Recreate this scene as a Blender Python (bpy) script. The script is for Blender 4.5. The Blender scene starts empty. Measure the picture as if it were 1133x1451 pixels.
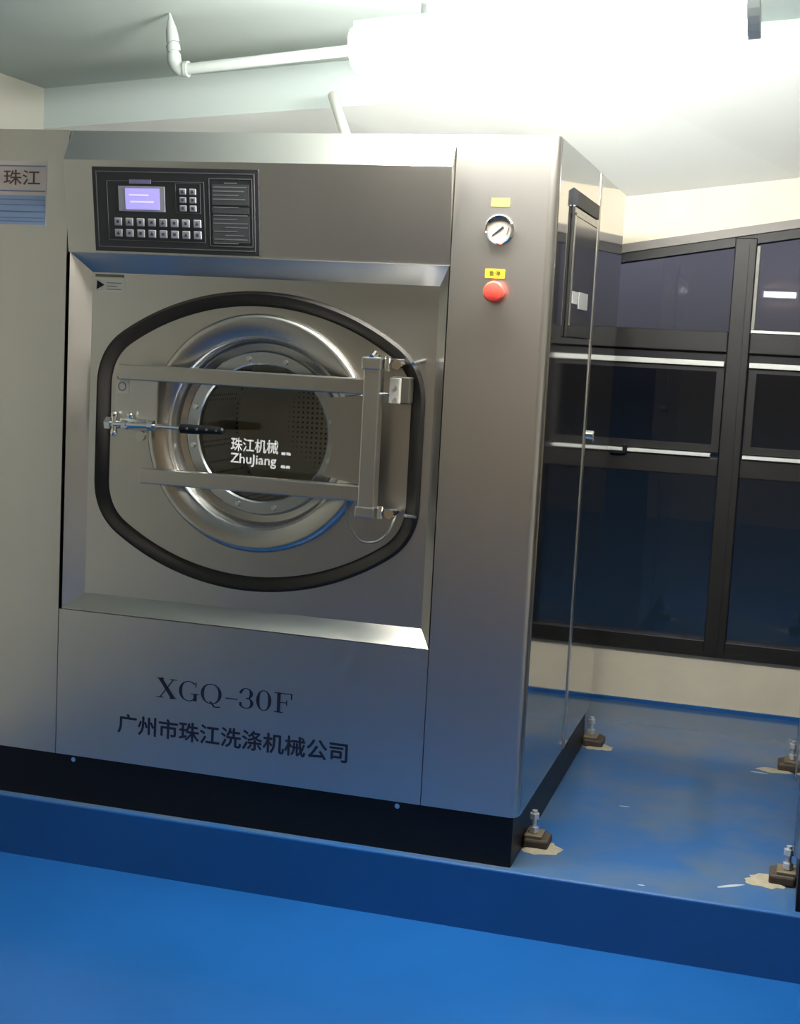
import bpy, bmesh, math, random
from mathutils import Vector, Matrix
random.seed(7)
sc = bpy.context.scene
col = sc.collection
PI = math.pi

# ------------------------------------------------------------------ camera
def rot_basis(yaw, p, ro):
    cy, sy = math.cos(yaw), math.sin(yaw)
    f = Vector((-sy*math.cos(p), cy*math.cos(p), math.sin(p)))
    r = Vector((cy, sy, 0)); u = r.cross(f)
    c, s = math.cos(ro), math.sin(ro)
    return f, c*r + s*u, -s*r + c*u
cam_d = bpy.data.cameras.new('camera'); cam = bpy.data.objects.new('camera', cam_d); col.objects.link(cam)
F, R, U = rot_basis(0.2735, -0.1212, 0.052)
m = Matrix.Identity(4)
for i in range(3):
    m[i][0] = R[i]; m[i][1] = U[i]; m[i][2] = -F[i]
m.translation = Vector((0.5795, -3.2507, 1.1255))
cam.matrix_world = m
cam_d.sensor_fit = 'HORIZONTAL'; cam_d.sensor_width = 36; cam_d.lens = 2010.3/1133*36
cam_d.clip_start = .05
sc.camera = cam

# ------------------------------------------------------------------ world, exposure, lamp powers
w = bpy.data.worlds.new('night'); sc.world = w; w.use_nodes = True
wn = w.node_tree; bg = wn.nodes['Background']      # night sky: faint city glow above the horizon, dark ground below
wtc = wn.nodes.new('ShaderNodeTexCoord'); wsep = wn.nodes.new('ShaderNodeSeparateXYZ'); wrp = wn.nodes.new('ShaderNodeValToRGB')
wmr = wn.nodes.new('ShaderNodeMapRange'); wmr.inputs[1].default_value = -.25; wmr.inputs[2].default_value = .25
wn.links.new(wtc.outputs['Generated'], wsep.inputs[0]); wn.links.new(wsep.outputs['Z'], wmr.inputs[0]); wn.links.new(wmr.outputs[0], wrp.inputs[0]); wn.links.new(wrp.outputs[0], bg.inputs[0])
cr = wrp.color_ramp
cr.elements[0].position = .15; cr.elements[0].color = (.010, .020, .034, 1)
cr.elements[1].position = .62; cr.elements[1].color = (.15, .146, .19, 1)
for ps, c_ in ((.44, (.006, .008, .012, 1)), (.50, (.010, .011, .016, 1)), (.53, (.095, .093, .112, 1))):
    el = cr.elements.new(ps); el.color = c_
sc.view_settings.view_transform = 'Standard'; sc.view_settings.look = 'None'
sc.view_settings.gamma = 1; sc.view_settings.use_curve_mapping = False
sc.view_settings.exposure = 0.0
LAMP_MAIN = 235.0     # visible lamp above the machine
LAMP_ROOM = 4.0      # lamps over the aisle
LAMP_FILL = 9.0       # added unseen lamp, brightens the right wall mirrored in the chamfer

# ------------------------------------------------------------------ materials
def sl(r, g, b):
    f = lambda c: (c/255/12.92) if c <= 10 else ((c/255+.055)/1.055)**2.4
    return (f(r), f(g), f(b), 1)
def mat(name, colr, rough=.5, metal=0., noise=0., nscale=8., bump=0., stretch=(1,1,1), rvar=0., spec=.5, coat=0.):
    M = bpy.data.materials.new(name); M.use_nodes = True
    nt = M.node_tree; b = nt.nodes['Principled BSDF']
    b.inputs['Base Color'].default_value = colr; b.inputs['Roughness'].default_value = rough
    b.inputs['Metallic'].default_value = metal; b.inputs['Specular IOR Level'].default_value = spec
    b.inputs['Coat Weight'].default_value = coat
    if noise or bump or rvar:
        tc = nt.nodes.new('ShaderNodeTexCoord'); mp = nt.nodes.new('ShaderNodeMapping')
        mp.inputs['Scale'].default_value = stretch
        n = nt.nodes.new('ShaderNodeTexNoise'); n.inputs['Scale'].default_value = nscale; n.inputs['Detail'].default_value = 5
        nt.links.new(tc.outputs['Object'], mp.inputs[0]); nt.links.new(mp.outputs[0], n.inputs['Vector'])
        if noise:
            mx = nt.nodes.new('ShaderNodeMixRGB'); mx.blend_type = 'MULTIPLY'; mx.inputs[0].default_value = 1
            mx.inputs[1].default_value = colr
            rp = nt.nodes.new('ShaderNodeMapRange'); rp.inputs[1].default_value = .3; rp.inputs[2].default_value = .7
            rp.inputs[3].default_value = 1-noise; rp.inputs[4].default_value = 1+noise*.5
            nt.links.new(n.outputs['Fac'], rp.inputs[0]); nt.links.new(rp.outputs[0], mx.inputs[2])
            nt.links.new(mx.outputs[0], b.inputs['Base Color'])
        if bump:
            bp = nt.nodes.new('ShaderNodeBump'); bp.inputs['Strength'].default_value = bump; bp.inputs['Distance'].default_value = .01
            nt.links.new(n.outputs['Fac'], bp.inputs['Height']); nt.links.new(bp.outputs[0], b.inputs['Normal'])
        if rvar:
            rr = nt.nodes.new('ShaderNodeMapRange'); rr.inputs[3].default_value = rough-rvar; rr.inputs[4].default_value = rough+rvar
            nt.links.new(n.outputs['Fac'], rr.inputs[0]); nt.links.new(rr.outputs[0], b.inputs['Roughness'])
    return M
def emit(name, colr, s):
    M = bpy.data.materials.new(name); M.use_nodes = True
    b = M.node_tree.nodes['Principled BSDF']
    b.inputs['Base Color'].default_value = colr
    b.inputs['Emission Color'].default_value = colr; b.inputs['Emission Strength'].default_value = s
    return M
def glass(name, tint, ior=1.45, rough=0.0, boost=1.0):
    M = bpy.data.materials.new(name); M.use_nodes = True; nt = M.node_tree
    for n in list(nt.nodes): nt.nodes.remove(n)
    out = nt.nodes.new('ShaderNodeOutputMaterial'); mx = nt.nodes.new('ShaderNodeMixShader')
    tr = nt.nodes.new('ShaderNodeBsdfTransparent'); tr.inputs[0].default_value = tint
    gl = nt.nodes.new('ShaderNodeBsdfGlossy'); gl.inputs['Roughness'].default_value = rough
    fr = nt.nodes.new('ShaderNodeFresnel'); fr.inputs[0].default_value = ior
    mu = nt.nodes.new('ShaderNodeMath'); mu.operation = 'MULTIPLY'; mu.inputs[1].default_value = boost; mu.use_clamp = True
    nt.links.new(fr.outputs[0], mu.inputs[0]); nt.links.new(mu.outputs[0], mx.inputs[0])
    nt.links.new(tr.outputs[0], mx.inputs[1]); nt.links.new(gl.outputs[0], mx.inputs[2]); nt.links.new(mx.outputs[0], out.inputs[0])
    return M
def mottled_paint(name, c1, c2, rough):
    M = mat(name, c1, rough); nt = M.node_tree; b = nt.nodes['Principled BSDF']
    tc = nt.nodes.new('ShaderNodeTexCoord'); n = nt.nodes.new('ShaderNodeTexNoise'); n.inputs['Scale'].default_value = 4.2; n.inputs['Detail'].default_value = 6
    rp = nt.nodes.new('ShaderNodeMapRange'); rp.inputs[1].default_value = .38; rp.inputs[2].default_value = .66
    mx = nt.nodes.new('ShaderNodeMixRGB'); mx.inputs[1].default_value = c1; mx.inputs[2].default_value = c2
    nt.links.new(tc.outputs['Object'], n.inputs['Vector']); nt.links.new(n.outputs['Fac'], rp.inputs[0]); nt.links.new(rp.outputs[0], mx.inputs[0])
    nt.links.new(mx.outputs[0], b.inputs['Base Color'])
    return M
STEEL = mat('brushed_steel', (.55,.53,.49,1), .29, 1., noise=.025, nscale=3, stretch=(3,3,.6))
STEEL_SIDE = mat('side_steel', (.55,.55,.53,1), .06, 1., bump=.012, nscale=2.2)
STEEL_DK = mat('door_steel', (.50,.475,.425,1), .28, 1., noise=.03, nscale=4)
STEEL_RING = mat('ring_steel', (.50,.48,.44,1), .25, 1.)
CHROME = mat('chrome', (.78,.77,.74,1), .10, 1.)
RUBBER = mat('black_rubber', sl(26,22,17), .62, spec=.35)
BLACK = mat('black_paint', sl(5,7,12), .45, spec=.3)
PANELBLK = mat('panel_black', sl(38,38,40), .35)
LINEGREY = mat('panel_line', sl(92,92,94), .5)
BTN = mat('button_grey', sl(150,150,155), .5)
BTNMARK = mat('button_mark', sl(60,62,70), .5)
TEXTGREY = mat('panel_text', sl(110,112,114), .6)
PLATEGREY = mat('panel_plate', sl(58,60,60), .5)
INK = mat('dark_blue_ink', sl(14,20,44), .5)
WHITE_INK = mat('white_ink', sl(225,225,222), .5)
WHITE = mat('white_plastic', sl(215,216,212), .35)
WHITE_LABEL = mat('white_label', sl(205,200,188), .5)
TAGM = mat('grey_paper_tag', sl(130,130,128), .6)
PINK_LABEL = mat('pale_label', sl(205,190,180), .5)
BLUE_LABEL = mat('blue_label', sl(140,160,192), .5)
REDINK = mat('red_brown_ink', sl(100,70,60), .5)
YELLOW = mat('yellow_label', sl(178,160,8), .5)
YELLOW_OLD = mat('faded_yellow_label', sl(98,90,46), .5)
ORANGE = mat('orange_ink', sl(190,130,70), .5)
RED = mat('red_plastic', sl(200,62,50), .35)
GREYP = mat('grey_plastic', sl(120,118,110), .5)
DRUM = None
BLUE = mat('blue_epoxy', sl(24,82,145), .22, noise=.10, nscale=2.5, rvar=.06)
BLUE_TOP = mottled_paint('blue_epoxy_mottled', sl(42,84,132), sl(70,90,112), .17)  # greyer than the plinth front, two tones mixed by noise
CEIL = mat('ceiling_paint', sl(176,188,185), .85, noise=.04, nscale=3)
WALL = mat('wall_paint', sl(208,198,178), .75, noise=.04, nscale=3)
WALL_LOW = mat('sill_wall_paint', sl(208,198,176), .6, noise=.06, nscale=9)
WALL_REAR = mat('rear_wall_paint', sl(196,172,136), .8, noise=.05, nscale=2)
ALU = mat('dark_window_frame', sl(24,22,21), .5, spec=.35)
ALU_BRIGHT = mat('bright_strip', sl(222,222,216), .35, .15)
PANE = glass('window_pane', (.84,.86,.88,1), 1.5, 0.0, .75)
PORT = glass('porthole_glass', (.95,.95,.92,1), 1.5, 0.0, 1.2)
ZINC = mat('zinc', (.72,.72,.70,1), .28, .7)
GROUT = mat('cement_grout', sl(140,132,112), .9, noise=.25, nscale=40)
PAD = mat('rusty_pad', sl(58,48,38), .7, noise=.3, nscale=60)
PVC = mat('white_pvc', sl(166,174,170), .35)
PVC_PALE = mat('bright_pvc', sl(236,236,228), .35)  # paler tone of white plastic, for the vent pipe

# ------------------------------------------------------------------ mesh helpers
def link(name, bm, m, parent=None, smooth=False, kind=None):
    bmesh.ops.recalc_face_normals(bm, faces=bm.faces)
    me = bpy.data.meshes.new(name); bm.to_mesh(me); bm.free()
    if m: me.materials.append(m)
    o = bpy.data.objects.new(name, me); col.objects.link(o)
    if smooth:
        for p in me.polygons: p.use_smooth = True
        try:
            me.set_sharp_from_angle(angle=math.radians(38))
        except Exception: pass
    if parent: o.parent = parent
    if kind: o['kind'] = kind
    return o
def thing(name, label, cat, loc=(0,0,0), group=None):
    o = bpy.data.objects.new(name, None); col.objects.link(o); o.location = loc
    o.empty_display_size = .05
    o['label'] = label; o['category'] = cat
    if group: o['group'] = group
    return o
def box(bm, x0, x1, y0, y1, z0, z1, bev=0., seg=2):
    t = bmesh.new()
    bmesh.ops.create_cube(t, size=1)
    for v in t.verts:
        v.co = Vector((x0+(v.co.x+.5)*(x1-x0), y0+(v.co.y+.5)*(y1-y0), z0+(v.co.z+.5)*(z1-z0)))
    if bev: bmesh.ops.bevel(t, geom=t.edges[:], offset=bev, segments=seg, profile=.5, affect='EDGES')
    merge(bm, t)
def merge(bm, t):
    me = bpy.data.meshes.new('tmp'); t.to_mesh(me); t.free(); bm.from_mesh(me); bpy.data.meshes.remove(me)
def B(*a, **k):
    bm = bmesh.new(); box(bm, *a, **k); return bm
def prism(bm, pts, axis, a, b):
    """extrude a polygon given in the other two axes along `axis`"""
    def mk(p, t):
        if axis == 'y': return (p[0], t, p[1])
        if axis == 'z': return (p[0], p[1], t)
        return (t, p[0], p[1])
    v0 = [bm.verts.new(mk(p, a)) for p in pts]; v1 = [bm.verts.new(mk(p, b)) for p in pts]
    n = len(pts)
    bm.faces.new(v0); bm.faces.new(v1)
    for i in range(n): bm.faces.new((v0[i], v0[(i+1)%n], v1[(i+1)%n], v1[i]))
def lathe_y(bm, prof, cx, cz, n=72, close=False):
    rings = []
    for r, y in prof:
        rings.append([bm.verts.new((cx+r*math.cos(2*PI*i/n), y, cz+r*math.sin(2*PI*i/n))) for i in range(n)])
    pr = list(zip(rings, rings[1:]))
    if close: pr.append((rings[-1], rings[0]))
    for a, b in pr:
        for i in range(n): bm.faces.new((a[i], a[(i+1)%n], b[(i+1)%n], b[i]))
    return rings
def cyl(bm, p0, p1, r0, r1=None, n=16, caps=True):
    r1 = r0 if r1 is None else r1
    p0 = Vector(p0); p1 = Vector(p1); d = (p1-p0).normalized()
    a = d.orthogonal().normalized(); b = d.cross(a)
    A = [bm.verts.new(p0+r0*(a*math.cos(2*PI*i/n)+b*math.sin(2*PI*i/n))) for i in range(n)]
    Bq = [bm.verts.new(p1+r1*(a*math.cos(2*PI*i/n)+b*math.sin(2*PI*i/n))) for i in range(n)]
    for i in range(n): bm.faces.new((A[i], A[(i+1)%n], Bq[(i+1)%n], Bq[i]))
    if caps: bm.faces.new(A); bm.faces.new(Bq)
def C(p0, p1, r0, r1=None, n=16):
    bm = bmesh.new(); cyl(bm, p0, p1, r0, r1, n); return bm
def catmull(pts, k=8):
    P = [Vector(p) for p in pts]; P = [P[0]*2-P[1]] + P + [P[-1]*2-P[-2]]; out = []
    for i in range(1, len(P)-2):
        for j in range(k):
            t = j/k; a, b, c, d = P[i-1:i+3]
            out.append(.5*((2*b)+(c-a)*t+(2*a-5*b+4*c-d)*t*t+(3*b-a-3*c+d)*t**3))
    out.append(P[-2]); return out
def tube(bm, pts, r, n=12, closed=False, caps=True):
    pts = [Vector(p) for p in pts]; N = len(pts); rings = []; up = None
    for i, p in enumerate(pts):
        if closed: t = pts[(i+1)%N]-pts[i-1]
        else: t = pts[min(i+1,N-1)]-pts[max(i-1,0)]
        t.normalize()
        if up is None: up = t.orthogonal().normalized()
        up = (up - t*up.dot(t)).normalized(); s = t.cross(up)
        rr = r[i] if isinstance(r, (list, tuple)) else r
        rings.append([bm.verts.new(p+rr*(up*math.cos(2*PI*k/n)+s*math.sin(2*PI*k/n))) for k in range(n)])
    pr = list(zip(rings, rings[1:]))
    if closed: pr.append((rings[-1], rings[0]))
    for a, b in pr:
        for k in range(n): bm.faces.new((a[k], a[(k+1)%n], b[(k+1)%n], b[k]))
    if caps and not closed: bm.faces.new(rings[0]); bm.faces.new(rings[-1])
def bridge(bm, la, lb):
    n = len(la)
    for i in range(n): bm.faces.new((la[i], la[(i+1)%n], lb[(i+1)%n], lb[i]))
def text_bm(s, size, offset=0., extrude=0.0004, shear=0.):
    c = bpy.data.curves.new('t', 'FONT'); c.body = s; c.size = 1; c.offset = offset; c.extrude = 0; c.shear = shear
    c.resolution_u = 3
    o = bpy.data.objects.new('t', c); col.objects.link(o)
    dg = bpy.context.evaluated_depsgraph_get()
    me = bpy.data.meshes.new_from_object(o.evaluated_get(dg))
    bm = bmesh.new(); bm.from_mesh(me)
    bpy.data.objects.remove(o); bpy.data.meshes.remove(me); bpy.data.curves.remove(c)
    return bm
def bold(s, dx=.02):
    bm = bmesh.new()
    for k, (a, b) in enumerate(((0, 0), (dx, 0), (-dx, 0), (0, dx), (0, -dx))):
        t = text_bm(s, 1)
        for v in t.verts: v.co.x += a; v.co.y += b; v.co.z += k*.0001
        merge(bm, t)
    return bm
def fit_text(bm, x0, x1, z0, z1, y, slope=0.):
    """lay text (made in XY) on a front plane: x0..x1, z0..z1 at depth y"""
    xs = [v.co.x for v in bm.verts]; ys = [v.co.y for v in bm.verts]
    a, b, c, d = min(xs), max(xs), min(ys), max(ys)
    for v in bm.verts:
        u = (v.co.x-a)/(b-a); t = (v.co.y-c)/(d-c)
        v.co = Vector((x0+u*(x1-x0), y-v.co.z*.2, z0+t*(z1-z0)+slope*u*(x1-x0)))
    return bm
def empty_struct(name):
    o = bpy.data.objects.new(name, None); col.objects.link(o); o['kind'] = 'structure'; o.empty_display_size = .05
    return o
def copy_tree(o, parent=None):
    c = o.copy(); col.objects.link(c)
    if parent: c.parent = parent
    for ch in list(o.children): copy_tree(ch, c)
    return c

# ------------------------------------------------------------------ the room
XL, XR, YR, YB, YW = -2.009, 2.5, -5.4, 1.2, 1.786   # left wall, right wall, rear wall, beam face, window wall
ZF, ZP = -.285, -.125                               # floor, platform top
ceil_z = lambda x: 2.079+.083*x                     # the low ceiling rises to the right
beam_z = lambda x: 1.9265+.0737*x
def soff_z(x): return 1.666+.1306*x if x > -.061 else 1.658+.03*(x+.061)
win_z = lambda x: 1.505+.1747*x

link('floor', B(XL-.1, XR+.1, YR-.1, -.02, ZF-.1, ZF), BLUE, kind='structure')
bm = bmesh.new(); prism(bm, [(XL-.1, ceil_z(XL-.1)), (XR+.1, ceil_z(XR+.1)), (XR+.1, ceil_z(XR+.1)+.12), (XL-.1, ceil_z(XL-.1)+.12)], 'y', YR-.1, YB+.02)
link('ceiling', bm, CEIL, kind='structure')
link('wall_left', B(XL-.1, XL, YR-.1, YW+.12, ZF-.1, 2.2), mat('left_wall_paint', sl(186,186,174), .8, noise=.04, nscale=3), kind='structure')
link('wall_right', B(XR, XR+.1, YR-.1, YW+.12, ZF-.1, 2.6), WALL, kind='structure')
link('wall_rear', B(XL-.1, XR+.1, YR-.1, YR, ZF-.1, 2.6), WALL_REAR, kind='structure')
# downstand beam: vertical face towards the room, sloping soffit back to the window wall
bm = bmesh.new()
xs = [XL, -1.0, -.5, -.061, .5, 1.2, XR]
rows = []
for x in xs:
    rows.append([bm.verts.new(p) for p in ((x, YB, beam_z(x)), (x, YW, soff_z(x)), (x, YW+.12, soff_z(x)+.3), (x, YB+.02, ceil_z(x)+.12), (x, YB, ceil_z(x)+.1))])
for a, b in zip(rows, rows[1:]): bridge(bm, a, b)
bm.faces.new(rows[0]); bm.faces.new(rows[-1])
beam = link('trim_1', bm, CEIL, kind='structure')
beam.data.materials.append(mat('lit_soffit_tone', sl(226,230,226), .8, noise=.03, nscale=3))
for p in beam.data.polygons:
    if p.normal.z < -.5: p.material_index = 1      # lamp falloff put into the colours: paler underside, darker face
# window wall
WX0, WX1, SILL = -.62, 2.30, .072
bm = bmesh.new()
box(bm, XL, XR, YW, YW+.12, ZF-.1, SILL)
prism(bm, [(XL, SILL), (WX0, SILL), (WX0, win_z(WX0)), (XL, 1.30)], 'y', YW, YW+.12)
prism(bm, [(WX1, SILL), (XR, SILL), (XR, 2.05), (WX1, win_z(WX1))], 'y', YW, YW+.12)
prism(bm, [(XL, 1.30), (WX0, win_z(WX0)), (WX1, win_z(WX1)), (XR, 2.05), (XR, soff_z(XR)+.1), (-.061, soff_z(-.061)+.1), (XL, soff_z(XL)+.1)], 'y', YW, YW+.12)
link('wall_back', bm, WALL_LOW, kind='structure')

# raised plinth along the window wall
bm = bmesh.new()
box(bm, XL, XR, -.02, YW, ZF-.1, ZP)
es = [e for e in bm.edges if all(abs(v.co.y+.02) < 1e-4 and abs(v.co.z-ZP) < 1e-4 for v in e.verts)]
bmesh.ops.bevel(bm, geom=es, offset=.006, segments=3, profile=.5, affect='EDGES')
plinth = link('trim_2', bm, BLUE_TOP, kind='structure')
plinth.data.materials.append(BLUE)
for p in plinth.data.polygons:
    if p.normal.y < -.5: p.material_index = 1
# painted skirting line at the foot of the window wall
link('baseboard_back', B(XL, XR, YW-.008, YW, ZP, ZP+.014), BLUE, kind='structure')

# ------------------------------------------------------------------ window
win = empty_struct('window_1')
FY = YW-.012
def wpart(name, bm, m): return link(name, bm, m, win)
MUL = [-.58, .341, 1.30, 2.26]
bm = bmesh.new()
prism(bm, [(WX0, win_z(WX0)-.03), (WX1, win_z(WX1)-.03), (WX1, win_z(WX1)), (WX0, win_z(WX0))], 'y', FY-.012, YW+.05)
wpart('head_cover', bm, mat('grey_head_cover', sl(108,102,96), .5))
bm = bmesh.new()
prism(bm, [(WX0, win_z(WX0)-.062), (WX1, win_z(WX1)-.062), (WX1, win_z(WX1)-.029), (WX0, win_z(WX0)-.029)], 'y', FY, YW+.06)
wpart('head_frame', bm, ALU)
for mx_ in MUL:
    bm = bmesh.new()
    box(bm, mx_-.037, mx_+.037, FY-.004, YW+.062, SILL+.001, win_z(mx_)-.038, bev=.004)
    box(bm, mx_-.012, mx_+.012, FY-.009, FY+.01, SILL+.004, win_z(mx_)-.06)
    wpart('mullion', bm, ALU)
bm = bmesh.new(); box(bm, WX0, WX1, FY, YW+.06, SILL, .128, bev=.003); box(bm, WX0, WX1, FY-.006, YW, SILL, .086)
wpart('sill_frame', bm, ALU)
for a, b in zip(MUL, MUL[1:]):
    x0, x1 = a+.037, b-.037
    wpart('transom', B(x0, x1, FY, YW+.06, 1.137, 1.207, bev=.003), ALU)
    wpart('transom', B(x0, x1, FY, YW+.06, .708, .772, bev=.003), ALU)
    bm = bmesh.new(); prism(bm, [(x0, 1.207), (x1, 1.207), (x1, win_z(x1)-.06), (x0, win_z(x0)-.06)], 'y', YW+.03, YW+.036)
    wpart('upper_pane', bm, PANE)
    wpart('lower_pane', B(x0, x1, YW+.03, YW+.036, .128, .708), PANE)
    # tilting sash in the middle: dark frame set back, bright edges above and below
    bm = bmesh.new()
    box(bm, x0+.004, x0+.03, YW+.012, YW+.045, .79, 1.10); box(bm, x1-.03, x1-.004, YW+.012, YW+.045, .79, 1.10)
    box(bm, x0+.03, x1-.03, YW+.013, YW+.044, .79, .815); box(bm, x0+.03, x1-.03, YW+.013, YW+.044, 1.07, 1.10)
    s = wpart('sash', bm, ALU)
    link('sash_pane', B(x0+.03, x1-.03, YW+.028, YW+.034, .815, 1.07), PANE, s)
    link('sash_top_strip', B(x0+.004, x1-.006, YW-.004, YW+.012, 1.088, 1.106, bev=.002), ALU_BRIGHT, s)
    k = x0+.62*(x1-x0)-.0
    bm = bmesh.new()
    box(bm, x0+.006, x1-.028, YW-.026, YW+.012, .776, .787, bev=.001)
    link('sash_bottom_strip', bm, ALU_BRIGHT, s)
    bm = bmesh.new(); box(bm, k-.008, k+.008, YW-.032, YW+.0, .768, .800, bev=.003); box(bm, k-.05, k+.004, YW-.031, YW-.026, .766, .777, bev=.002)
    link('sash_catch', bm, BLACK, s)
    wpart('head_gap', B(x0, x1, YW+.01, YW+.05, 1.10, 1.137), BLACK)
x0, x1 = MUL[1]+.037, MUL[2]-.037
wpart('glazing_bead', B(x0, x1, FY-.004, YW+.03, 1.207, 1.217, bev=.002), ALU_BRIGHT)
wpart('glazing_bead', B(x0, x0+.012, FY-.002, YW+.03, 1.217, win_z(x0)-.07, bev=.002), GREYP)

# ------------------------------------------------------------------ ceiling lamps
SL = math.atan(.083)
def make_lamp(name, label, L, x, y, power, drop=0., group=None):
    """wrap-around batten lamp screwed to the sloping ceiling; built flat, then tilted with it"""
    M = emit('lamp_diffuser', (1, .98, .93, 1), power)
    t = thing(name, label, 'ceiling light', (x, y, ceil_z(x)-drop), group)
    t.rotation_euler = (0, -SL, 0)
    link('housing', B(-L/2, L/2, -.022, .022, -.016, -.001, bev=.003), WHITE, t)
    bm = bmesh.new()
    prof = [(.052*math.sin(2*PI*k/20), -.062-.048*math.cos(2*PI*k/20)) for k in range(20)]
    prism(bm, prof, 'x', -L/2-.004, L/2-.012)
    link('diffuser', bm, M, t)
    for s in (-1, 1):
        if s > 0:
            bm = bmesh.new(); prism(bm, [(p[0]*1.05, p[1]*1.03) for p in prof], 'x', L/2-.014, L/2+.012)
            link('end_cap', bm, WHITE, t)
        if drop: link('hanger', C((s*L*.32, 0, -.005), (s*L*.32+drop*.083, 0, drop-.002), .006), WHITE, t)
    return t
make_lamp('ceiling_light', 'bright white batten lamp hanging under the sloping ceiling above the machine', .86, -.022, -.15, LAMP_MAIN, .222)
make_lamp('ceiling_light', 'batten lamp over the aisle behind the camera, left side', 1.20, -.3, -3.9, LAMP_ROOM)
make_lamp('ceiling_light', 'added fill lamp out of view towards the right wall', 1.20, 1.6, -2.6, LAMP_FILL)

wl_ = thing('wall_lamp', 'small oblong bulkhead lamp on the rear wall, mirrored in the right window pane', 'wall lamp', (.30, YR, 1.65))
link('backplate', B(-.15, .15, .001, .02, -.035, .035, bev=.005), WHITE, wl_)
bm = bmesh.new(); prism(bm, [(.02, -.024), (.05, -.018), (.05, .018), (.02, .024)], 'x', -.13, .13)
link('lens', bm, emit('bulkhead_lens', (.95, .97, 1, 1), 30), wl_)

# ------------------------------------------------------------------ pipes
PYY = .44
p = thing('conduit_pipe', 'white plastic pipe with elbow and tapered upper end below the ceiling', 'pipe', (-1.18, PYY, 1.97))
def lk(name, bm, m, sm=True):
    bmesh.ops.translate(bm, verts=bm.verts, vec=-Vector((-1.18, PYY, 1.97)))
    return link(name, bm, m, p, smooth=sm)
V = Vector
a = V((-1.1866, PYY, 1.9851)); b = V((-1.1731, PYY, 1.9024)); c = V((-1.1698, PYY, 1.8703)); e = V((-1.1622, PYY, 1.8344))
e2 = V((-1.1304, PYY, 1.8306)); f_ = V((-0.6317, PYY, 1.8810)); f_ = e2+(f_-e2)*2.0
bm = bmesh.new(); tube(bm, [a, a.lerp(b, .25), a.lerp(b, .6), b], [.002, .007, .0155, .0190], 16)
lk('tapered_end', bm, PVC)
bm = bmesh.new(); cyl(bm, b, c, .016); cyl(bm, V((-1.1728, PYY, 1.8948)), V((-1.1701, PYY, 1.8778)), .0195)
lk('coupling', bm, PVC)
bm = bmesh.new(); tube(bm, catmull([c, c.lerp(e, .6), e.lerp(e2, .35)+V((0,0,-.001)), e2], 6), .0195, 16)
cyl(bm, e2-(e2-e).normalized()*.004, e2+(f_-e2).normalized()*.006, .022)
lk('elbow', bm, PVC)
bm = bmesh.new(); cyl(bm, e2, f_, .0155)
lk('straight_pipe', bm, PVC)

# ------------------------------------------------------------------ washing machine
HW = .2434                       # width of each front column
WL, DP, HT = 1.4798, 1.173, 1.60
CX = -.7399                      # centre of the front
PX, PZ = -.722, .873             # centre of the round door
def rounded_col(x0, x1, y0, y1, r, right):
    pts = []
    arc = [(r*(1-math.cos(t)), r*(1-math.sin(t))) for t in [PI/2*i/6 for i in range(7)]]
    if right:   # rounded corner at x1,y0
        pts = [(x0, y0)] + [(x1-q[1] if False else x1-r+r*math.sin(t), y0+r-r*math.cos(t)) for t, q in [(PI/2*i/6, 0) for i in range(7)]] + [(x1, y1), (x0, y1)]
    else:
        pts = [(x1, y0), (x1, y1), (x0, y1)] + [(x0+r-r*math.cos(t), y0+r-r*math.sin(t)) for t in [PI/2*i/6 for i in range(7)]]
    bm = bmesh.new(); prism(bm, pts, 'z', 0, HT); return bm

def gasket_outline(n, inset=0.):
    """barrel outline: two shallow arcs joined to upright sides by rounded corners"""
    hw, top, zc, zside = .431, .372, .850, .205
    pts = []
    # circle through (0,top) and (hw,zside)
    s = top-zside; rad = (hw*hw+s*s)/(2*s); ang = math.asin(hw/rad)
    raw = []
    K = 60
    for i in range(K+1):
        t = ang-2*ang*i/K; raw.append((rad*math.sin(t), top-rad+rad*math.cos(t)))
    for i in range(1, 30): raw.append((-hw, zside-2*zside*i/30))
    for i in range(K+1):
        t = -ang+2*ang*i/K; raw.append((rad*math.sin(t), -(top-rad+rad*math.cos(t))))
    for i in range(1, 30): raw.append((hw, -zside+2*zside*i/30))
    # resample evenly and smooth the corners
    P = [V((q[0], q[1])) for q in raw]; L = [0]
    for i in range(len(P)): L.append(L[-1]+(P[(i+1)%len(P)]-P[i]).length)
    out = []; j = 0
    for k in range(n):
        d = L[-1]*k/n
        while L[j+1] < d: j += 1
        out.append(P[j].lerp(P[(j+1)%len(P)], (d-L[j])/(L[j+1]-L[j])))
    W_ = max(2, int(n*.030))
    sm = [sum((out[(k+q)%n] for q in range(-W_, W_+1)), V((0,0)))/(2*W_+1) for k in range(n)]
    res = []
    for k in range(n):
        t = (sm[(k+1)%n]-sm[k-1]).normalized(); nn = V((t.y, -t.x))
        if nn.dot(sm[k]) > 0: nn = -nn
        q = sm[k]+nn*inset
        res.append((PX-.008+q.x, zc+q.y))
    return res

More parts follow.
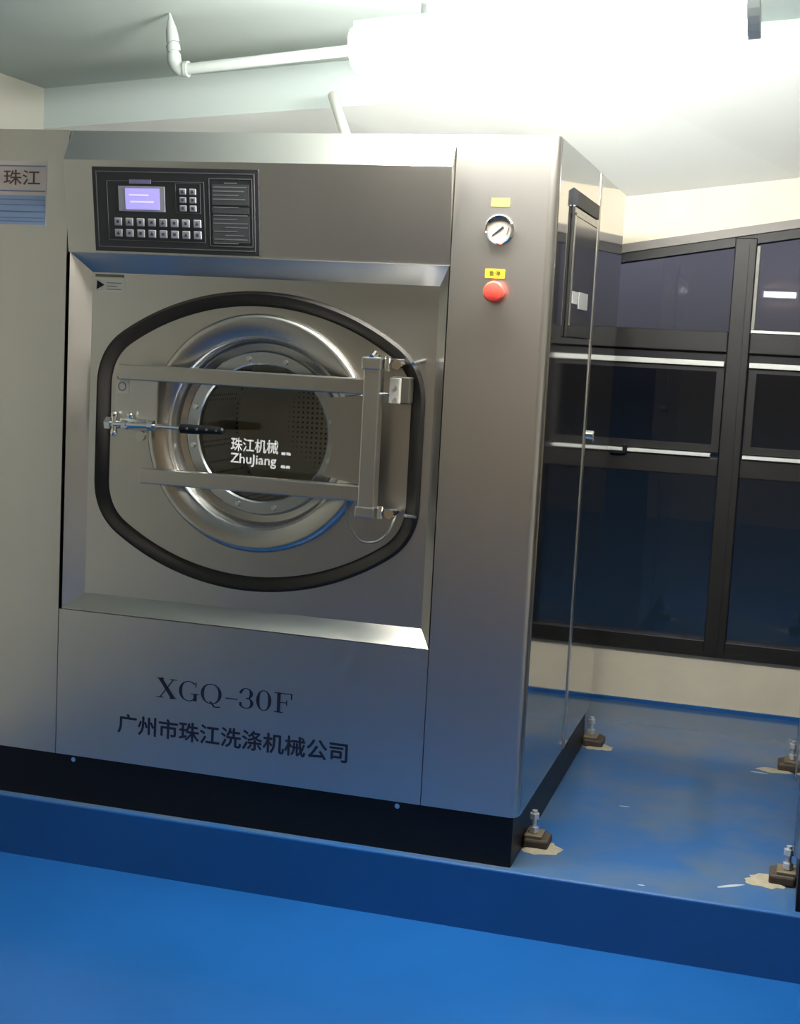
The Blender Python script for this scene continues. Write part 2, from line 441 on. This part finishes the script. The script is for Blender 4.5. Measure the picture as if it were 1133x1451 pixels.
def make_machine(full=True, label='', loc=(0,0,0)):
    t = thing('washing_machine', label, 'washing machine', loc)
    # black steel plinth of the machine
    bs = link('base', B(-WL+.012, -.012, .004, DP-.006, ZP, .003), BLACK, t)
    if full:
        for x, z in ((-1.183, -.010), (-.300, -.010)):
            link('screw', C((x, -.003, z), (x, .006, z), .0065, n=12), CHROME, bs, smooth=True)
    link('left_column', rounded_col(-WL, -WL+HW-.002, 0, .70, .022, False), STEEL, t, smooth=True)
    rc = link('right_column', rounded_col(-HW+.002, -.002, 0, .70, .022, True), STEEL, t, smooth=True)
    link('rear_body', B(-WL, -.004, .70, DP, .0, HT), STEEL, t)
    bm = bmesh.new(); box(bm, -WL+HW-.002, -HW+.002, .03, .70, HT-.02, HT)
    link('top_panel', bm, STEEL, t)
    for sx, x0, x1 in ((1, -.004, .0), (-1, -WL-.004, -WL)):
        link('side_panel', B(x0, x1, .026, .640, .0, HT-.004), STEEL_SIDE, t)
        link('side_panel', B(x0, x1, .668, DP, .0, HT-.004), STEEL_SIDE, t)
        bm = bmesh.new(); box(bm, x0, x1+.0025 if sx > 0 else x1, .640, .668, .0, HT-.004, bev=.001)
        link('side_trim', bm, STEEL, t)
    lw = link('lower_panel', B(-WL+HW, -HW, .0, .02, .0, .386), STEEL, t)
    # sloping control fascia: lit upper strip leaning back, face leaning in at the foot
    prof = [(.012, HT), (-.030, 1.524), (.006, 1.300), (.03, 1.300), (.06, HT)]
    bm = bmesh.new(); prism(bm, prof, 'x', -WL+HW, -HW)
    fa = link('fascia', bm, STEEL, t)
    # recessed front: four chamfers and the plate round the door seal
    N = 240
    g0 = gasket_outline(N, .0)
    bm = bmesh.new()
    X0, X1, Z0, Z1, YI = -1.2284, -.2444, .388, 1.300, .042
    x0, x1, z0, z1 = -1.186, -.275, .4275, 1.254
    o = [bm.verts.new(q) for q in ((X0, .0, Z0), (X1, .0, Z0), (X1, .0, Z1), (X0, .0, Z1))]
    i_ = [bm.verts.new(q) for q in ((x0, YI, z0), (x1, YI, z0), (x1, YI, z1), (x0, YI, z1))]
    bridge(bm, o, i_)
    ob = [bm.verts.new(v.co+V((0,.06,0))) for v in o]
    bridge(bm, o, ob)
    # plate with the barrel-shaped hole
    hole = [bm.verts.new((q[0], YI, q[1])) for q in g0]
    rim = []
    cxp, czp = PX-.008, .85
    for q in g0:
        dx, dz = q[0]-cxp, q[1]-czp
        tt = []
        if dx > 1e-9: tt.append((x1-cxp)/dx)
        if dx < -1e-9: tt.append((x0-cxp)/dx)
        if dz > 1e-9: tt.append((z1-czp)/dz)
        if dz < -1e-9: tt.append((z0-czp)/dz)
        k = min(tt); rim.append((cxp+dx*k, czp+dz*k))
    # snap the nearest rim point to each corner
    for cx_, cz_ in ((x0,z0),(x1,z0),(x1,z1),(x0,z1)):
        j = min(range(N), key=lambda q: (rim[q][0]-cx_)**2+(rim[q][1]-cz_)**2); rim[j] = (cx_, cz_)
    rv = [bm.verts.new((q[0], YI, q[1])) for q in rim]
    bridge(bm, rv, hole)
    link('front_frame', bm, STEEL, t)
    # black seal groove
    bm = bmesh.new()
    rows = []
    for ins, y in ((-.004, YI+.002), (-.003, YI-.006), (.004, YI-.011), (.012, YI-.008), (.022, YI+.002), (.030, YI+.008), (.036, YI+.008)):
        rows.append([bm.verts.new((q[0], y, q[1])) for q in gasket_outline(N, ins)])
    for a_, b_ in zip(rows, rows[1:]): bridge(bm, a_, b_)
    link('door_seal', bm, RUBBER, t, smooth=True)
    # plate inside the seal, with the round hole of the drum front
    bm = bmesh.new()
    gi = gasket_outline(N, .033)
    a_ = [bm.verts.new((q[0], YI+.006, q[1])) for q in gi]
    # angle-matched circle
    b_ = []
    for q in gi:
        an = math.atan2(q[1]-PZ, q[0]-PX); b_.append(bm.verts.new((PX+.27*math.cos(an), YI+.006, PZ+.27*math.sin(an))))
    bridge(bm, a_, b_)
    link('drum_front_plate', bm, STEEL_DK, t)
    # perforated drum behind the glass
    bm = bmesh.new()
    lathe_y(bm, [(.205, .098), (.29, .11), (.30, .14), (.30, .60), (.29, .62), (.0005, .63)], PX, PZ, 96)
    for k in range(3):
        an = 2*PI*k/3+.5
        cth, sth = math.cos(an), math.sin(an)
        tb = bmesh.new(); prism(tb, [(-.05, .30), (-.012, .235), (.012, .235), (.05, .30)], 'y', .13, .61)
        for v in tb.verts: v.co = V((PX+v.co.x*cth-v.co.z*sth, v.co.y, PZ+v.co.x*sth+v.co.z*cth))
        merge(bm, tb)
    link('drum', bm, DRUM, t, smooth=True)
    # ---- door
    dr = link('door_ring', ring_bm(), STEEL_RING, t, smooth=True)
    fl = bmesh.new()
    lathe_y(fl, [(.206, .088), (.206, .074), (.202, .070), (.176, .070), (.172, .074), (.172, .096), (.206, .096)], PX, PZ, 96, close=True)
    fl = link('porthole_rim', fl, mat('rim_steel', (.50,.52,.52,1), .22, 1.), t, smooth=True)
    for k in range(12):
        an = 2*PI*k/12+.22; x, z = PX+.189*math.cos(an), PZ+.189*math.sin(an)
        bm = bmesh.new(); cyl(bm, (x, .070, z), (x, .064, z), .0075, .006, 12)
        link('rim_bolt', bm, CHROME, fl, smooth=True)
    bm = bmesh.new(); lathe_y(bm, [(.0004, .082), (.172, .082), (.172, .090), (.0004, .090)], PX, PZ, 96)
    gl = link('door_glass', bm, PORT, t)
    YT = .0812
    bm = bmesh.new()
    merge(bm, fit_text(bold('珠江机械', .016), -.808, -.680, .823, .858, YT, -.006))
    merge(bm, fit_text(bold('ZhuJiang', .016), -.808, -.684, .786, .818, YT, -.006))
    for zz in (.822, .789):
        box(bm, -.671, -.660, YT-.0002, YT+.0004, zz, zz+.007); box(bm, -.658, -.647, YT-.0002, YT+.0004, zz, zz+.007)
    link('white_lettering', bm, WHITE_INK, gl)
    # ---- door frame: two bars, hinge post, latch plate
    bm = bmesh.new(); box(bm, -1.07, -.428, -.032, -.002, .990, 1.028, bev=.003)
    link('crossbar', bm, STEEL_DK, t)
    bm = bmesh.new(); box(bm, -1.005, -.424, -.032, -.002, .734, .772, bev=.003)
    link('crossbar', bm, STEEL_DK, t)
    bm = bmesh.new()   # wide plate behind the bars on the hinge side, cut round the porthole
    pts = [(-.424, .988), (-.424, .77)]
    K = 14
    for i in range(K+1):
        an = -.42+(.50+.42)*i/K
        pts.append((PX+.212*math.cos(an), PZ+.212*math.sin(an)))
    prism(bm, pts, 'y', -.004, .004)
    link('hinge_plate', bm, STEEL_DK, t)
    link('hinge_post', B(-.428, -.388, -.040, -.002, .722, 1.052, bev=.003), STEEL, t)
    for z0_, z1_, sg in ((1.050, 1.080, 1), (.698, .724, -1)):
        bm = bmesh.new(); box(bm, -.434, -.386, -.042, -.0, z0_, z1_, bev=.003)
        hb = link('hinge_bracket', bm, STEEL, t)
        bm = bmesh.new()
        zm = (z0_+z1_)/2
        box(bm, -.388, -.335, -.022, -.014, z1_-.007, z1_-.001, bev=.001)
        cyl(bm, (-.376, -.02, z0_-.001), (-.376, -.02, z1_+.004), .008, n=12)
        cyl(bm, (-.350, -.024, zm), (-.350, .044, zm), .010, n=12)
        cyl(bm, (-.352, -.030, zm), (-.352, -.022, zm), .013, n=6)
        cyl(bm, (-.318, -.004, zm+.004*sg), (-.318+.016, .044, zm+.012*sg), .005, n=10)
        link('hinge_bolt', bm, CHROME, hb, smooth=True)
    bm = bmesh.new(); cyl(bm, (-.41, -.041, 1.080), (-.41, -.015, 1.090), .006, n=10); cyl(bm, (-.408, -.02, 1.05), (-.408, -.02, 1.086), .012, n=14)
    link('hinge_pin', bm, CHROME, t, smooth=True)
    bm = bmesh.new(); box(bm, -.372, -.326, .004, .042, .972, 1.036, bev=.003)
    ds = link('door_sensor', bm, mat('dark_sensor', sl(52,50,42), .5), t)
    bm = bmesh.new(); box(bm, -.372, -.346, -.012, .004, .972, 1.033, bev=.002)
    link('sensor_face', bm, mat('sensor_white', sl(150,146,138), .4), ds)
    for zz in (.985, 1.012):
        link('sensor_screw', C((-.355, -.014, zz), (-.355, -.011, zz), .004, n=10), GREYP, ds)
    bm = bmesh.new(); cyl(bm, (-.388, -.008, .993), (-.370, -.008, .993), .004, n=10)
    link('sensor_stem', bm, CHROME, ds)
    bm = bmesh.new()
    tube(bm, catmull([(-.464, -.0, .728), (-.461, -.016, .705), (-.448, -.02, .668), (-.428, -.02, .643), (-.405, -.02, .636), (-.378, -.02, .642), (-.356, -.02, .662), (-.346, -.012, .69), (-.346, .01, .705)], 6), .0032, 8)
    link('sensor_cable', bm, GREYP, t, smooth=True)
    # latch
    lp = link('latch_plate', B(-1.081, -.967, -.018, -.010, .866, 1.004, bev=.002), STEEL, t)
    bm = bmesh.new(); box(bm, -1.079, -1.045, -.0192, -.018, .955, .998)
    st = link('latch_sticker', bm, WHITE_LABEL, lp)
    link('orange_mark', B(-1.079, -1.030, -.0196, -.0190, .990, .997), ORANGE, st)
    bm = bmesh.new(); rr = lathe_y(bm, [(.0115, -.0198), (.0115, -.0192), (.0085, -.0192), (.0085, -.0198)], -1.064, .972, 24, close=True)
    link('ring_mark', bm, GREYP, st)
    bm = bmesh.new()
    cyl(bm, (-1.092, -.030, .878), (-.972, -.030, .880), .0085, n=14)
    cyl(bm, (-1.078, -.030, .858), (-1.078, -.030, .902), .008, n=12)
    for zz in (.902, .856): 
        tb = bmesh.new(); bmesh.ops.create_icosphere(tb, subdivisions=2, radius=.0095); bmesh.ops.translate(tb, verts=tb.verts, vec=(-1.078, -.030, zz)); merge(bm, tb)
    cyl(bm, (-1.099, -.030, .878), (-1.085, -.030, .878), .017, n=6)
    cyl(bm, (-1.055, -.030, .878), (-1.043, -.030, .878), .013, n=6)
    cyl(bm, (-.984, -.030, .880), (-.970, -.030, .880), .013, n=14)
    box(bm, -1.06, -.985, -.034, -.010, .884, .894, bev=.002)
    tb = bmesh.new(); bmesh.ops.create_icosphere(tb, subdivisions=2, radius=.009); bmesh.ops.translate(tb, verts=tb.verts, vec=(-1.033, -.034, .902)); merge(bm, tb)
    la = link('latch', bm, CHROME, t, smooth=True)
    bm = bmesh.new(); cyl(bm, (-1.008, -.014, .852), (-1.008, -.026, .852), .012, n=16)
    link('latch_knob', bm, STEEL, la, smooth=True)
    bm = bmesh.new(); cyl(bm, (-.972, -.030, .880), (-.892, -.034, .879), .0045, n=12)
    hd = link('latch_handle', bm, CHROME, t, smooth=True)
    bm = bmesh.new(); tube(bm, [V((-.898, -.034, .879)), V((-.893, -.034, .879)), V((-.86, -.036, .879)), V((-.80, -.039, .880)), V((-.782, -.040, .880)), V((-.778, -.040, .880))], [.007, .0125, .012, .0105, .0095, .005], 14)
    link('grip', bm, BLACK, hd, smooth=True)
    for k in range(4): 
        x = -.872+k*.026
        link('grip_stud', C((x, -.0475, .881), (x, -.050, .881), .003, n=8), LINEGREY, hd)
    # ---- control panel on the sloping fascia
    def tilt(bm, off=0.):
        for v in bm.verts:
            v.co.y += -.030+(1.524-v.co.z)*(.036/.224)+off
        return bm
    cp = link('control_panel', tilt(B(-1.157, -.717, -.006, .006, 1.306, 1.508, bev=.0015)), PANELBLK, t)
    def lines(x0, x1, z0, z1, wd, y=-.0068):
        bm = bmesh.new()
        box(bm, x0, x1, y, y+.001, z0, z0+wd); box(bm, x0, x1, y, y+.001, z1-wd, z1)
        box(bm, x0, x0+wd, y, y+.001, z0, z1); box(bm, x1-wd, x1, y, y+.001, z0, z1)
        return tilt(bm)
    bm = lines(-1.147, -.727, 1.316, 1.498, .0022)
    merge(bm, lines(-1.118, -.858, 1.333, 1.476, .0014)); merge(bm, lines(-.846, -.733, 1.326, 1.486, .0020))
    merge(bm, lines(-.934, -.868, 1.402, 1.472, .0010))
    link('panel_border', bm, LINEGREY, cp)
    bm = B(-1.087, -.962, -.0072, -.005, 1.403, 1.463, bev=.001)
    link('screen_bezel', tilt(bm), BTN, cp)
    link('screen', tilt(B(-1.068, -.976, -.0078, -.006, 1.408, 1.458)), emit('lit_screen', (.42, .36, .86, 1), .62), cp)
    bm = bmesh.new()
    for zz, u0, u1 in ((1.440, -1.058, -1.005), (1.424, -1.055, -.992)): box(bm, u0, u1, -.0082, -.0078, zz, zz+.004)
    link('screen_text', tilt(bm), emit('screen_text', (.62, .58, .95, 1), .75), cp)
    link('panel_badge', tilt(B(-1.056, -.998, -.0072, -.005, 1.469, 1.479)), mat('violet_badge', sl(120,115,150), .5), cp)
    def button(x, z, w_, h_, tri):
        b_ = link('button', tilt(B(x-w_/2, x+w_/2, -.0095, -.005, z-h_/2, z+h_/2, bev=.002)), BTN, cp)
        bm = bmesh.new(); q = w_*.24
        if tri: prism(bm, [(x-q, z-q*.8), (x+q, z-q*.8), (x, z+q)], 'y', -.0100, -.0094)
        else:
            box(bm, x-q*.75, x+q*.75, -.0100, -.0094, z-q*.7, z+q*.7, bev=.0003)
        link('button_mark', tilt(bm), BTNMARK, b_)
    for k in range(8):
        x = -1.090+k*.0303
        button(x, 1.3775, .0205, .0190, k % 3 == 1); button(x, 1.3505, .0205, .0190, k % 3 == 0)
    for k in range(2):
        for q in range(3): button(-.914+k*.0262, 1.4525-q*.0195, .0180, .0145, q == 0)
    bm = bmesh.new()
    for z0_, z1_ in ((1.424, 1.472), (1.404, 1.418), (1.336, 1.398)): box(bm, -.838, -.742, -.0072, -.005, z0_, z1_)
    ip = link('instruction_plate', tilt(bm), PLATEGREY, cp)
    bm = bmesh.new()
    zz = 1.476
    for k in range(16):
        u1 = -.746-(.0 if k % 3 else .022)-random.random()*.012
        u0 = -.835+(.0 if k not in (0, 11, 13) else .03)
        if k not in (5, 7): box(bm, u0, u1, -.0076, -.0070, zz-.0022, zz)
        zz -= .0094
    link('instruction_text', tilt(bm), TEXTGREY, ip)
    # ---- right column fittings
    bm = bmesh.new(); lathe_y(bm, [(.0345, .001), (.0345, -.008), (.032, -.0105), (.0285, -.009), (.0275, -.004)], -.1295, 1.3865, 40)
    ga = link('pressure_gauge', bm, CHROME, t, smooth=True)
    bm = bmesh.new(); lathe_y(bm, [(.0004, -.004), (.0283, -.004)], -.1295, 1.3865, 40)
    link('dial', bm, mat('dial_face', sl(122,114,104), .5), ga)
    bm = bmesh.new(); cyl(bm, (-.1455, -.0052, 1.3735), (-.121, -.0052, 1.3945), .0013, .0024, 8); cyl(bm, (-.1295, -.0055, 1.3865), (-.1295, -.004, 1.3865), .004, n=12)
    cyl(bm, (-.112, -.0052, 1.376), (-.1075, -.0052, 1.391), .0012, n=6)
    link('needle', bm, BTNMARK, ga)
    lb = link('gauge_label', B(-.153, -.109, -.0010, .0, 1.4385, 1.4585), YELLOW_OLD, t)
    link('label_text', fit_text(text_bm('气压', 1), -.146, -.117, 1.4425, 1.4545, -.0013), mat('faded_ink', sl(85,78,48), .6), lb)
    lb = link('stop_label', B(-.1575, -.1115, -.0010, .0, 1.276, 1.297), YELLOW, t)
    link('label_text', fit_text(bold('急停', .015), -.149, -.121, 1.2805, 1.2935, -.0013), mat('olive_ink', sl(52,48,4), .6), lb)
    bm = bmesh.new(); lathe_y(bm, [(.020, .0), (.020, -.006), (.014, -.008), (.014, -.018)], -.130, 1.2440, 24)
    sb = link('stop_button_collar', bm, GREYP, t, smooth=True)
    bm = bmesh.new(); lathe_y(bm, [(.013, -.016), (.022, -.017), (.0245, -.021), (.0245, -.026), (.021, -.031), (.012, -.033), (.0004, -.0335)], -.130, 1.2440, 32)
    link('stop_button', bm, RED, sb, smooth=True)
    # ---- control box door on the right side, with two tags
    bx = bmesh.new(); box(bx, .0, .008, .205, .585, 1.150, 1.468, bev=.003)
    bx = link('side_box_cover', bx, mat('dark_glossy_cover', sl(34,34,33), .12), t)
    bm = bmesh.new(); box(bm, .008, .010, .214, .224, 1.18, 1.45); box(bm, .008, .010, .214, .575, 1.444, 1.452)
    link('cover_edge', bm, STEEL, bx)
    bm = bmesh.new(); prism(bm, [(.0, 1.510), (.012, 1.502), (.012, 1.466), (.0, 1.466)], 'y', .215, .575)
    link('cover_hood', bm, BLACK, bx)
    link('paper_tag', B(.008, .0095, .245, .322, 1.234, 1.264), TAGM, bx)
    link('paper_tag', B(.008, .0095, .345, .490, 1.224, 1.266), TAGM, bx)
    bm = bmesh.new(); cyl(bm, (-.0, .735, .885), (.014, .735, .885), .013, n=16); box(bm, .010, .016, .728, .742, .862, .896, bev=.002)
    link('side_lock', bm, CHROME, t, smooth=True)
    # ---- stickers
    bs_ = link('brand_sticker', B(-1.455, -1.298, -.0008, .0004, 1.362, 1.522), PINK_LABEL, t)
    link('sticker_band', B(-1.455, -1.300, -.0012, -.0006, 1.364, 1.437), BLUE_LABEL, bs_)
    bm = bmesh.new()
    for zz, q in ((1.508, .003), (1.446, .003), (1.425, .002), (1.412, .002), (1.395, .003), (1.380, .002), (1.371, .002)): box(bm, -1.452, -1.301, -.0016, -.0010, zz, zz+q)
    link('sticker_lines', bm, mat('slate_ink', sl(110,122,150), .6), bs_)
    link('sticker_text', fit_text(bold('珠江', .012), -1.420, -1.316, 1.462, 1.500, -.0012), REDINK, bs_)
    ws = link('warning_sticker', B(-1.180, -1.095, YI-.0010, YI+.0004, 1.205, 1.240), WHITE_LABEL, t)
    link('sticker_stripe', B(-1.178, -1.098, YI-.0010, YI+.0004, 1.243, 1.250), mat('brown_ink', sl(105,98,80), .6), ws)
    bm = bmesh.new(); prism(bm, [(-1.174, 1.211), (-1.152, 1.223), (-1.172, 1.234)], 'y', YI-.0016, YI-.0009)
    link('warning_mark', bm, BLACK, ws)
    bm = bmesh.new()
    for k in range(3): box(bm, -1.146, -1.104-(k==1)*.012, YI-.0014, YI-.0009, 1.2115+k*.008, 1.2135+k*.008)
    link('sticker_lines', bm, TEXTGREY, ws)
    # ---- lettering on the lower panel
    link('model_lettering', fit_text(serif('XGQ-30F'), -.953, -.585, .176, .238, -.0006, .0), INK, lw)
    link('company_lettering', fit_text(bold('广州市珠江洗涤机械公司', .022), -1.060, -.434, .078, .131, -.0006, .0), INK, lw)
    return t

def ring_bm():
    bm = bmesh.new()
    prof = [(.298, .052), (.2965, .036), (.292, .029), (.286, .0265), (.279, .027), (.243, .034), (.237, .038), (.232, .046), (.224, .076), (.205, .080), (.205, .099), (.298, .099)]
    lathe_y(bm, prof, PX, PZ, 128); return bm

# serif capitals drawn from thick and thin strokes
def serif(word):
    bm = bmesh.new(); ox = 0.
    def q(pts): bm.faces.new([bm.verts.new((ox+a, b, 0)) for a, b in pts])
    def bar(x0, y0, x1, y1, wd):
        d = V((x1-x0, y1-y0)).normalized(); n = V((-d.y, d.x))*wd/2
        q([(x0+n.x, y0+n.y), (x1+n.x, y1+n.y), (x1-n.x, y1-n.y), (x0-n.x, y0-n.y)])
    def hrect(x0, x1, y0, y1): q([(x0, y0), (x1, y0), (x1, y1), (x0, y1)])
    def arc(cx, cy, rx, ry, a0, a1, thick, thin, n=26):
        pv = None
        for i in range(n+1):
            a = math.radians(a0+(a1-a0)*i/n); t = thin+(thick-thin)*abs(math.cos(a))**1.4
            o = (cx+rx*math.cos(a), cy+ry*math.sin(a)); i_ = (cx+(rx-t)*math.cos(a), cy+(ry-thin-(t-thin)*.15)*math.sin(a))
            if pv: q([pv[0], o, i_, pv[1]])
            pv = (o, i_)
    T, H_ = .12, .045
    for ch in word:
        if ch == 'X':
            bar(.12, 1, .62, 0, T+.03); bar(.62, 1, .12, 0, H_)
            for y in (0, 1-H_): hrect(.0, .26, y, y+H_); hrect(.48, .74, y, y+H_)
            adv = .80
        elif ch == 'G':
            arc(.38, .5, .36, .52, 48, 320, T, H_); hrect(.56, .56+T, .02, .40); hrect(.46, .76, .40-H_, .40); hrect(.62, .66, .72, .98)
            adv = .82
        elif ch == 'Q':
            arc(.38, .5, .38, .52, 0, 360, T, H_, 40); 
            bar(.34, .12, .52, -.16, .07); bar(.52, -.16, .72, -.12, .06)
            adv = .86
        elif ch == '-':
            hrect(.04, .48, .36, .36+.055); adv = .54
        elif ch == '3':
            arc(.24, .74, .24, .28, 160, -90, T, H_); arc(.24, .26, .27, .28, 90, -160, T, H_)
            hrect(.0, .09, .72, .84); hrect(.0, .09, .16, .28)
            adv = .60
        elif ch == '0':
            arc(.27, .5, .27, .52, 0, 360, T, H_, 40); adv = .64
        elif ch == 'F':
            hrect(.10, .10+T, 0, 1); hrect(.0, .32, 0, H_); hrect(.0, .62, 1-H_, 1); hrect(.22, .44, .50, .50+H_); hrect(.42, .46, .38, .66); hrect(.58, .63, .70, 1)
            adv = .68
        ox += adv
    return bm

# perforated drum steel
def drum_mat():
    M = mat('drum_steel', (.72,.70,.62,1), .40, 1.)
    nt = M.node_tree; b = nt.nodes['Principled BSDF']
    tc = nt.nodes.new('ShaderNodeTexCoord'); vo = nt.nodes.new('ShaderNodeTexVoronoi'); vo.inputs['Scale'].default_value = 70; vo.inputs['Randomness'].default_value = .0
    lt = nt.nodes.new('ShaderNodeMath'); lt.operation = 'LESS_THAN'; lt.inputs[1].default_value = .26
    mx = nt.nodes.new('ShaderNodeMixRGB'); mx.inputs[1].default_value = (.72,.70,.62,1); mx.inputs[2].default_value = (.02,.02,.018,1)
    nt.links.new(tc.outputs['Object'], vo.inputs['Vector']); nt.links.new(vo.outputs['Distance'], lt.inputs[0])
    nt.links.new(lt.outputs[0], mx.inputs[0]); nt.links.new(mx.outputs[0], b.inputs['Base Color'])
    return M
DRUM = drum_mat()

wm = make_machine(True, 'large stainless steel washing machine with round porthole door and control panel')

def foot(parent, x, y, sgn):
    """anchor pad bolted to the plinth beside the machine base; sgn = side it sticks out to"""
    bm = bmesh.new(); box(bm, min(x, x+sgn*.062), max(x, x+sgn*.062), y-.038, y+.038, ZP+.001, ZP+.026, bev=.006)
    f = link('anchor_foot', bm, PAD, parent)
    bm = bmesh.new(); box(bm, min(x, x+sgn*.045), max(x, x+sgn*.045), y-.030, y+.030, ZP+.026, ZP+.034, bev=.002)
    link('clamp_plate', bm, mat('worn_clamp', sl(120,108,86), .5, .5), f)
    xb = x+sgn*.020
    bm = bmesh.new(); cyl(bm, (xb, y-.004, ZP+.03), (xb, y-.004, ZP+.092), .007, n=12)
    link('bolt', bm, ZINC, f, smooth=True)
    for z in (.036, .070):
        bm = bmesh.new(); cyl(bm, (xb, y-.004, ZP+z), (xb, y-.004, ZP+z+.014), .0125, n=6)
        link('nut', bm, ZINC, f)
    return f
def grout(x, y, r, sx, sy):
    bm = bmesh.new(); n = 22
    c0 = bm.verts.new((x, y, ZP+.006)); ring = []; ring2 = []
    for i in range(n):
        an = 2*PI*i/n; k = r*(.8+.4*random.random())
        ring.append(bm.verts.new((x+sx*k*math.cos(an), y+sy*k*math.sin(an), ZP+.0003)))
        ring2.append(bm.verts.new((x+sx*.75*k*math.cos(an), y+sy*.75*k*math.sin(an), ZP+.005)))
    bridge(bm, ring, ring2)
    for i in range(n): bm.faces.new((ring2[i], ring2[(i+1)%n], c0))
    return link('grout_patch', bm, GROUT, plinth, smooth=True)
foot(wm, -.010, .185, 1); foot(wm, -.010, 1.205-.04, 1)
grout(.032, .165, .050, 1.0, 1.0); grout(.034, 1.145, .046, 1.1, .8)

# neighbouring machine, of which the frame shows the left flank and two feet
def make_neighbour(x):
    t = thing('washing_machine', 'neighbouring machine at the right edge, only its dark flank and feet in view', 'washing machine', (x, 0, 0))
    link('base', B(.012, WL-.012, .004, DP-.006, ZP, .003), BLACK, t)
    bm = bmesh.new()
    r = .022
    pts = [(r-r*math.cos(q), r-r*math.sin(q)) for q in [PI/2*i/6 for i in range(7)]] + [(WL-r+r*math.sin(q), r-r*math.cos(q)) for q in [PI/2*i/6 for i in range(7)]] + [(WL, DP), (0, DP)]
    prism(bm, pts, 'z', 0, HT)
    link('cabinet', bm, STEEL, t, smooth=True)
    link('side_panel', B(-.003, .0, .026, .640, .0, HT-.004), STEEL_SIDE, t)
    link('side_panel', B(-.003, .0, .668, DP, .0, HT-.004), STEEL_SIDE, t)
    link('side_trim', B(-.005, .0, .640, .668, .0, HT-.004, bev=.001), STEEL, t)
    foot(t, .010, .185, -1); foot(t, .010, 1.165, -1)
    return t
make_neighbour(.640)
grout(.590, .170, .045, 1.2, 1.0); grout(.585, 1.13, .042, 1.3, .5)

# steam pipe standing on the machine, leaning up to the beam
b1 = V((-0.9148, 1.05, 1.8654)); q_ = V((-0.7715, .75, 1.7203)); b0 = b1+(q_-b1)*((b1.z-1.622)/(b1.z-q_.z))
v = thing('vent_pipe', 'short white pipe leaning from the top of the washing machine to the beam', 'pipe', b0)
bm = bmesh.new(); cyl(bm, (0,0,.0), b1-b0, .0150, n=18)
link('pipe_body', bm, PVC_PALE, v, smooth=True)
bm = bmesh.new(); cyl(bm, (0,0,.002), (0,0,.012), .022, n=18)
link('flange', bm, PVC_PALE, v, smooth=True)

# scuffs in the plinth paint
SCUFF = mat('paint_scuff', sl(140,150,160), .7)
for x, y, l, wd, an in ((.191, .589, .030, .005, .1), (.50, .10, .075, .014, .6), (.537, 1.09, .06, .010, -.05), (.30, .02, .02, .006, .1)):
    bm = bmesh.new(); n = 12; ring = []
    for i in range(n):
        t = 2*PI*i/n; k = .8+.4*random.random(); a, b = l/2*k*math.cos(t), wd/2*k*math.sin(t)
        ring.append(bm.verts.new((x+a*math.cos(an)-b*math.sin(an), y+a*math.sin(an)+b*math.cos(an), ZP+.0008)))
    bm.faces.new(ring)
    link('paint_scuff', bm, SCUFF, plinth)
